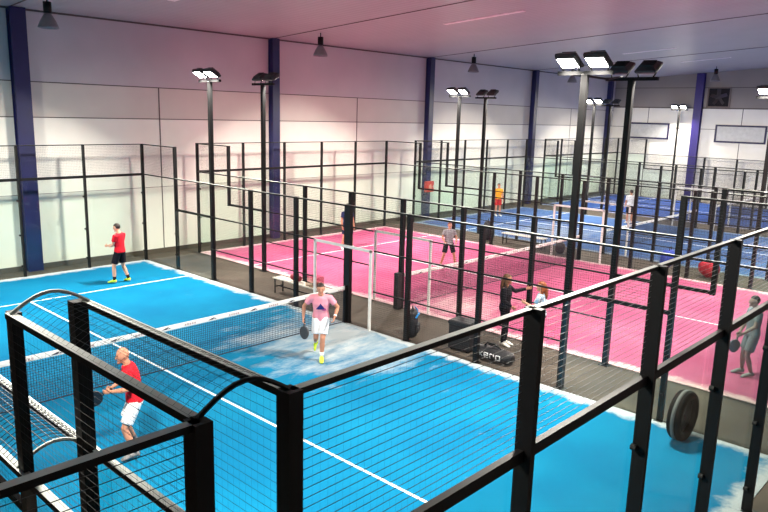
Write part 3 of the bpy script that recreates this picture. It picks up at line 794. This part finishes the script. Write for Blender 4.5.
# backpack by the post
t = thing('backpack', 'black backpack with blue trim leaning on a corridor post', 'backpack', (10.42, 8.14, 0), .5)
k = MB(); k.tube([(0, 0, .02), (0, 0, .15), (0, 0, .42), (0, -.02, .60), (0, -.03, .68)], [(.17, .12), (.20, .15), (.20, .14), (.16, .11), (.08, .06)], 16, lat=(1, 0, 0)); soft_box('bag_body', k, mat('black nylon', (22, 22, 28), .6), t)
k = MB(); k.tube([(-.15, -.115, .5), (-.06, -.15, .57), (.06, -.15, .57), (.15, -.115, .5)], .02, 8); k.tube([(.12, -.11, .5), (.17, -.08, .62), (.14, -.02, .7)], .018, 8); k.build('trim_piping', mat('cyan trim', (24, 130, 200), .5), t)
MB().tube([(-.06, 0, .68), (0, 0, .75), (.06, 0, .68)], .012, 6).build('handle', BLACK, t)
MB().box(-.13, .13, -.175, -.13, .12, .34, bev=.02).build('front_pocket', mat('black nylon pocket', (30, 30, 34), .6), t)
# padded black box beside the pink net post
o = MB().box(-.08, .08, -.07, .07, 0, 1.02, bev=.02).build('post_pad', mat('black padding', (20, 20, 24), .6), loc=(11.93, 9.98, 0)); tag(o, 'tall black pad on the pink court side, left of a fence post', 'pad')
# black bin bag heap / waste bin
t = thing('equipment_case', 'large black upright case standing by the corridor posts', 'case', (10.55, 6.72, 0), .1)
MB().box(-.2, .2, -.27, .27, .03, .66, bev=.03).build('case_body', mat('black fabric case', (20, 20, 24), .7), t)
MB().box(-.215, .215, -.285, .285, .60, .70, bev=.02).build('lid', mat('black case lid', (30, 30, 33), .6), t)
for a in (-.16, .16):
    for b2 in (-.2, .2): MB().tube([(a-.012, b2, .03), (a+.012, b2, .03)], .03, 10).build('wheel', BLACK, t)
# racket bag with lettering
t = thing('sports_bag', 'black sports bag with pale lettering lying on the corridor floor', 'bag', (10.45, 5.82, 0), 0)
k = MB(); k.tube([(0, -.50, .14), (0, -.42, .15), (0, 0, .17), (0, .42, .15), (0, .50, .14)], [(.08, .09), (.17, .135), (.19, .155), (.17, .135), (.08, .09)], 16, lat=(1, 0, 0)); bag = soft_box('bag_body', k, mat('black glossy nylon', (24, 24, 28), .5), t)
k = MB(); k.tube([(-.02, -.2, .30), (-.08, -.08, .40), (-.08, .12, .40), (-.02, .22, .30)], .018, 8); k.tube([(.05, -.1, .3), (.05, .02, .36), (.05, .16, .30)], .03, 8); k.build('handle', BLACK, t)
bvb = BVHTree.FromPolygons([v.co.copy() for v in bag.data.vertices], [tuple(p_.vertices) for p_ in bag.data.polygons])
LET = {'x': [((0, 0), (1, 1)), ((0, 1), (1, 0))], 'e': [((0, .5), (1, .5)), ((1, .5), (1, 1)), ((1, 1), (0, 1)), ((0, 1), (0, 0)), ((0, 0), (1, 0))],
       'r': [((0, 0), (0, 1)), ((0, 1), (1, 1)), ((1, 1), (1, .6))], 'o': [((0, 0), (1, 0)), ((1, 0), (1, 1)), ((1, 1), (0, 1)), ((0, 1), (0, 0))]}
def letters(word, y0, z0, h, wd, gap):
    for i, ch in enumerate(word):
        k = MB()
        for (a, b2) in LET[ch]:
            pts = []
            for f_ in (0, .5, 1):
                yy = y0-(i*(wd+gap)+(a[0]+(b2[0]-a[0])*f_)*wd); zz = z0+(a[1]+(b2[1]-a[1])*f_)*h
                hit = bvb.ray_cast(Vector((-1, yy, zz)), Vector((1, 0, 0)))
                xx = hit[0].x-.004 if hit[0] else -.18
                pts.append((xx, yy, zz))
            k.tube(pts, .013, 5)
        k.build('letter', mat('pale lettering', (214, 214, 216), .6), bag)
letters('xero', .27, .10, .10, .095, .055)
# black wheel like drum
t = thing('tyre', 'black tyre standing upright on the blue turf edge behind the near glass', 'tyre', (9.57, 1.46, .0121), 0)
ax = Vector((.05, 1, 0)).normalized()
def ring_profile(prof, ax, c_, n=36):
    u = Vector((0, 0, 1)); v_ = ax.cross(u); k = MB(); vs = []; m2 = len(prof)
    for i in range(n):
        a = 2*PI*i/n; rd = u*math.cos(a)+v_*math.sin(a)
        for r_, w_ in prof: vs.append(c_+rd*r_+ax*w_)
    k.add(vs, [(i*m2+j_, i*m2+(j_+1) % m2, ((i+1) % n)*m2+(j_+1) % m2, ((i+1) % n)*m2+j_) for i in range(n) for j_ in range(m2)]); return k
ring_profile([(.42, -.07), (.42, .07), (.40, .10), (.34, .11), (.28, .10), (.27, .0), (.28, -.10), (.34, -.11), (.40, -.10)], ax, Vector((0, 0, .42))).build('tyre_carcass', mat('black rubber', (10, 10, 11), .7, 0, .05, 6, .15), t, True)
ring_profile([(.425, -.03), (.425, .03), (.418, .03), (.418, -.03)], ax, Vector((0, 0, .42))).build('tread_band', mat('plain grey tread', (84, 88, 86), .7), t, True)  # paler grey band around the tyre
ring_profile([(.275, -.03), (.275, .03), (.02, .05), (.02, -.02)], ax, Vector((0, 0, .42))).build('hub', mat('dark grey hub', (30, 29, 32), .6), t, True)
# heaps beyond the pink court
def heap(name, label, cat, loc, r, rgb):
    random.seed(int(loc[0]*100)); k = MB()
    for i in range(7):
        a = random.random()*6.28; q = random.random()*.5
        k.ellipsoid((math.cos(a)*r[0]*q, math.sin(a)*r[1]*q, r[2]*(.35+.25*random.random())), (r[0]*.55, r[1]*.5, r[2]*.42), 12, 8)
    t = thing(name, label, cat, loc)
    remeshed('bag_body', k, mat(label[:18], rgb, .6), .03, t, 6)
    MB().tube([(-.12, 0, r[2]*.8), (-.06, 0, r[2]*1.1), (.06, 0, r[2]*1.1), (.12, 0, r[2]*.8)], .015, 6).build('handle', BLACK, t)
heap('sports_bag', 'red bag on the corridor floor beyond the near end of the pink court', 'bag', (22.9, 5.55, 0), (.42, .5, .62), (170, 26, 48))
heap('sports_bag', 'blue bag lying past the pink court fence, beside the muted blue court', 'bag', (23.2, 7.0, 0), (.3, .35, .75), (40, 66, 170))
heap('sports_bag', 'black bag behind the pink court, left of the bench', 'bag', (23.1, 14.75, 0), (.32, .3, .85), (24, 26, 36))
heap('sports_bag', 'dark brown bag under the right end of the bench behind the pink court', 'bag', (22.75, 11.2, 0), (.32, .35, .5), (56, 40, 40))
# red mat strip along the far corridor
# red box on the far column
t = thing('fire_hose_cabinet', 'small red box with a pale symbol fixed to the third far column', 'cabinet', (25.98, YW-.30, 1.35))
MB().box(-.30, .30, -.14, -.002, 0, .55, bev=.01).build('cabinet_body', mat('red enamel', (214, 62, 52), .45), t)
k = MB(); k.tube([(0, -.147, .28), (0, -.152, .28)], .12, 20, lat=(1, 0, 0)); k.build('symbol', mat('pale red symbol', (236, 150, 130), .5), t)
MB().box(.22, .25, -.16, -.145, .2, .35).build('handle', WHITE, t)
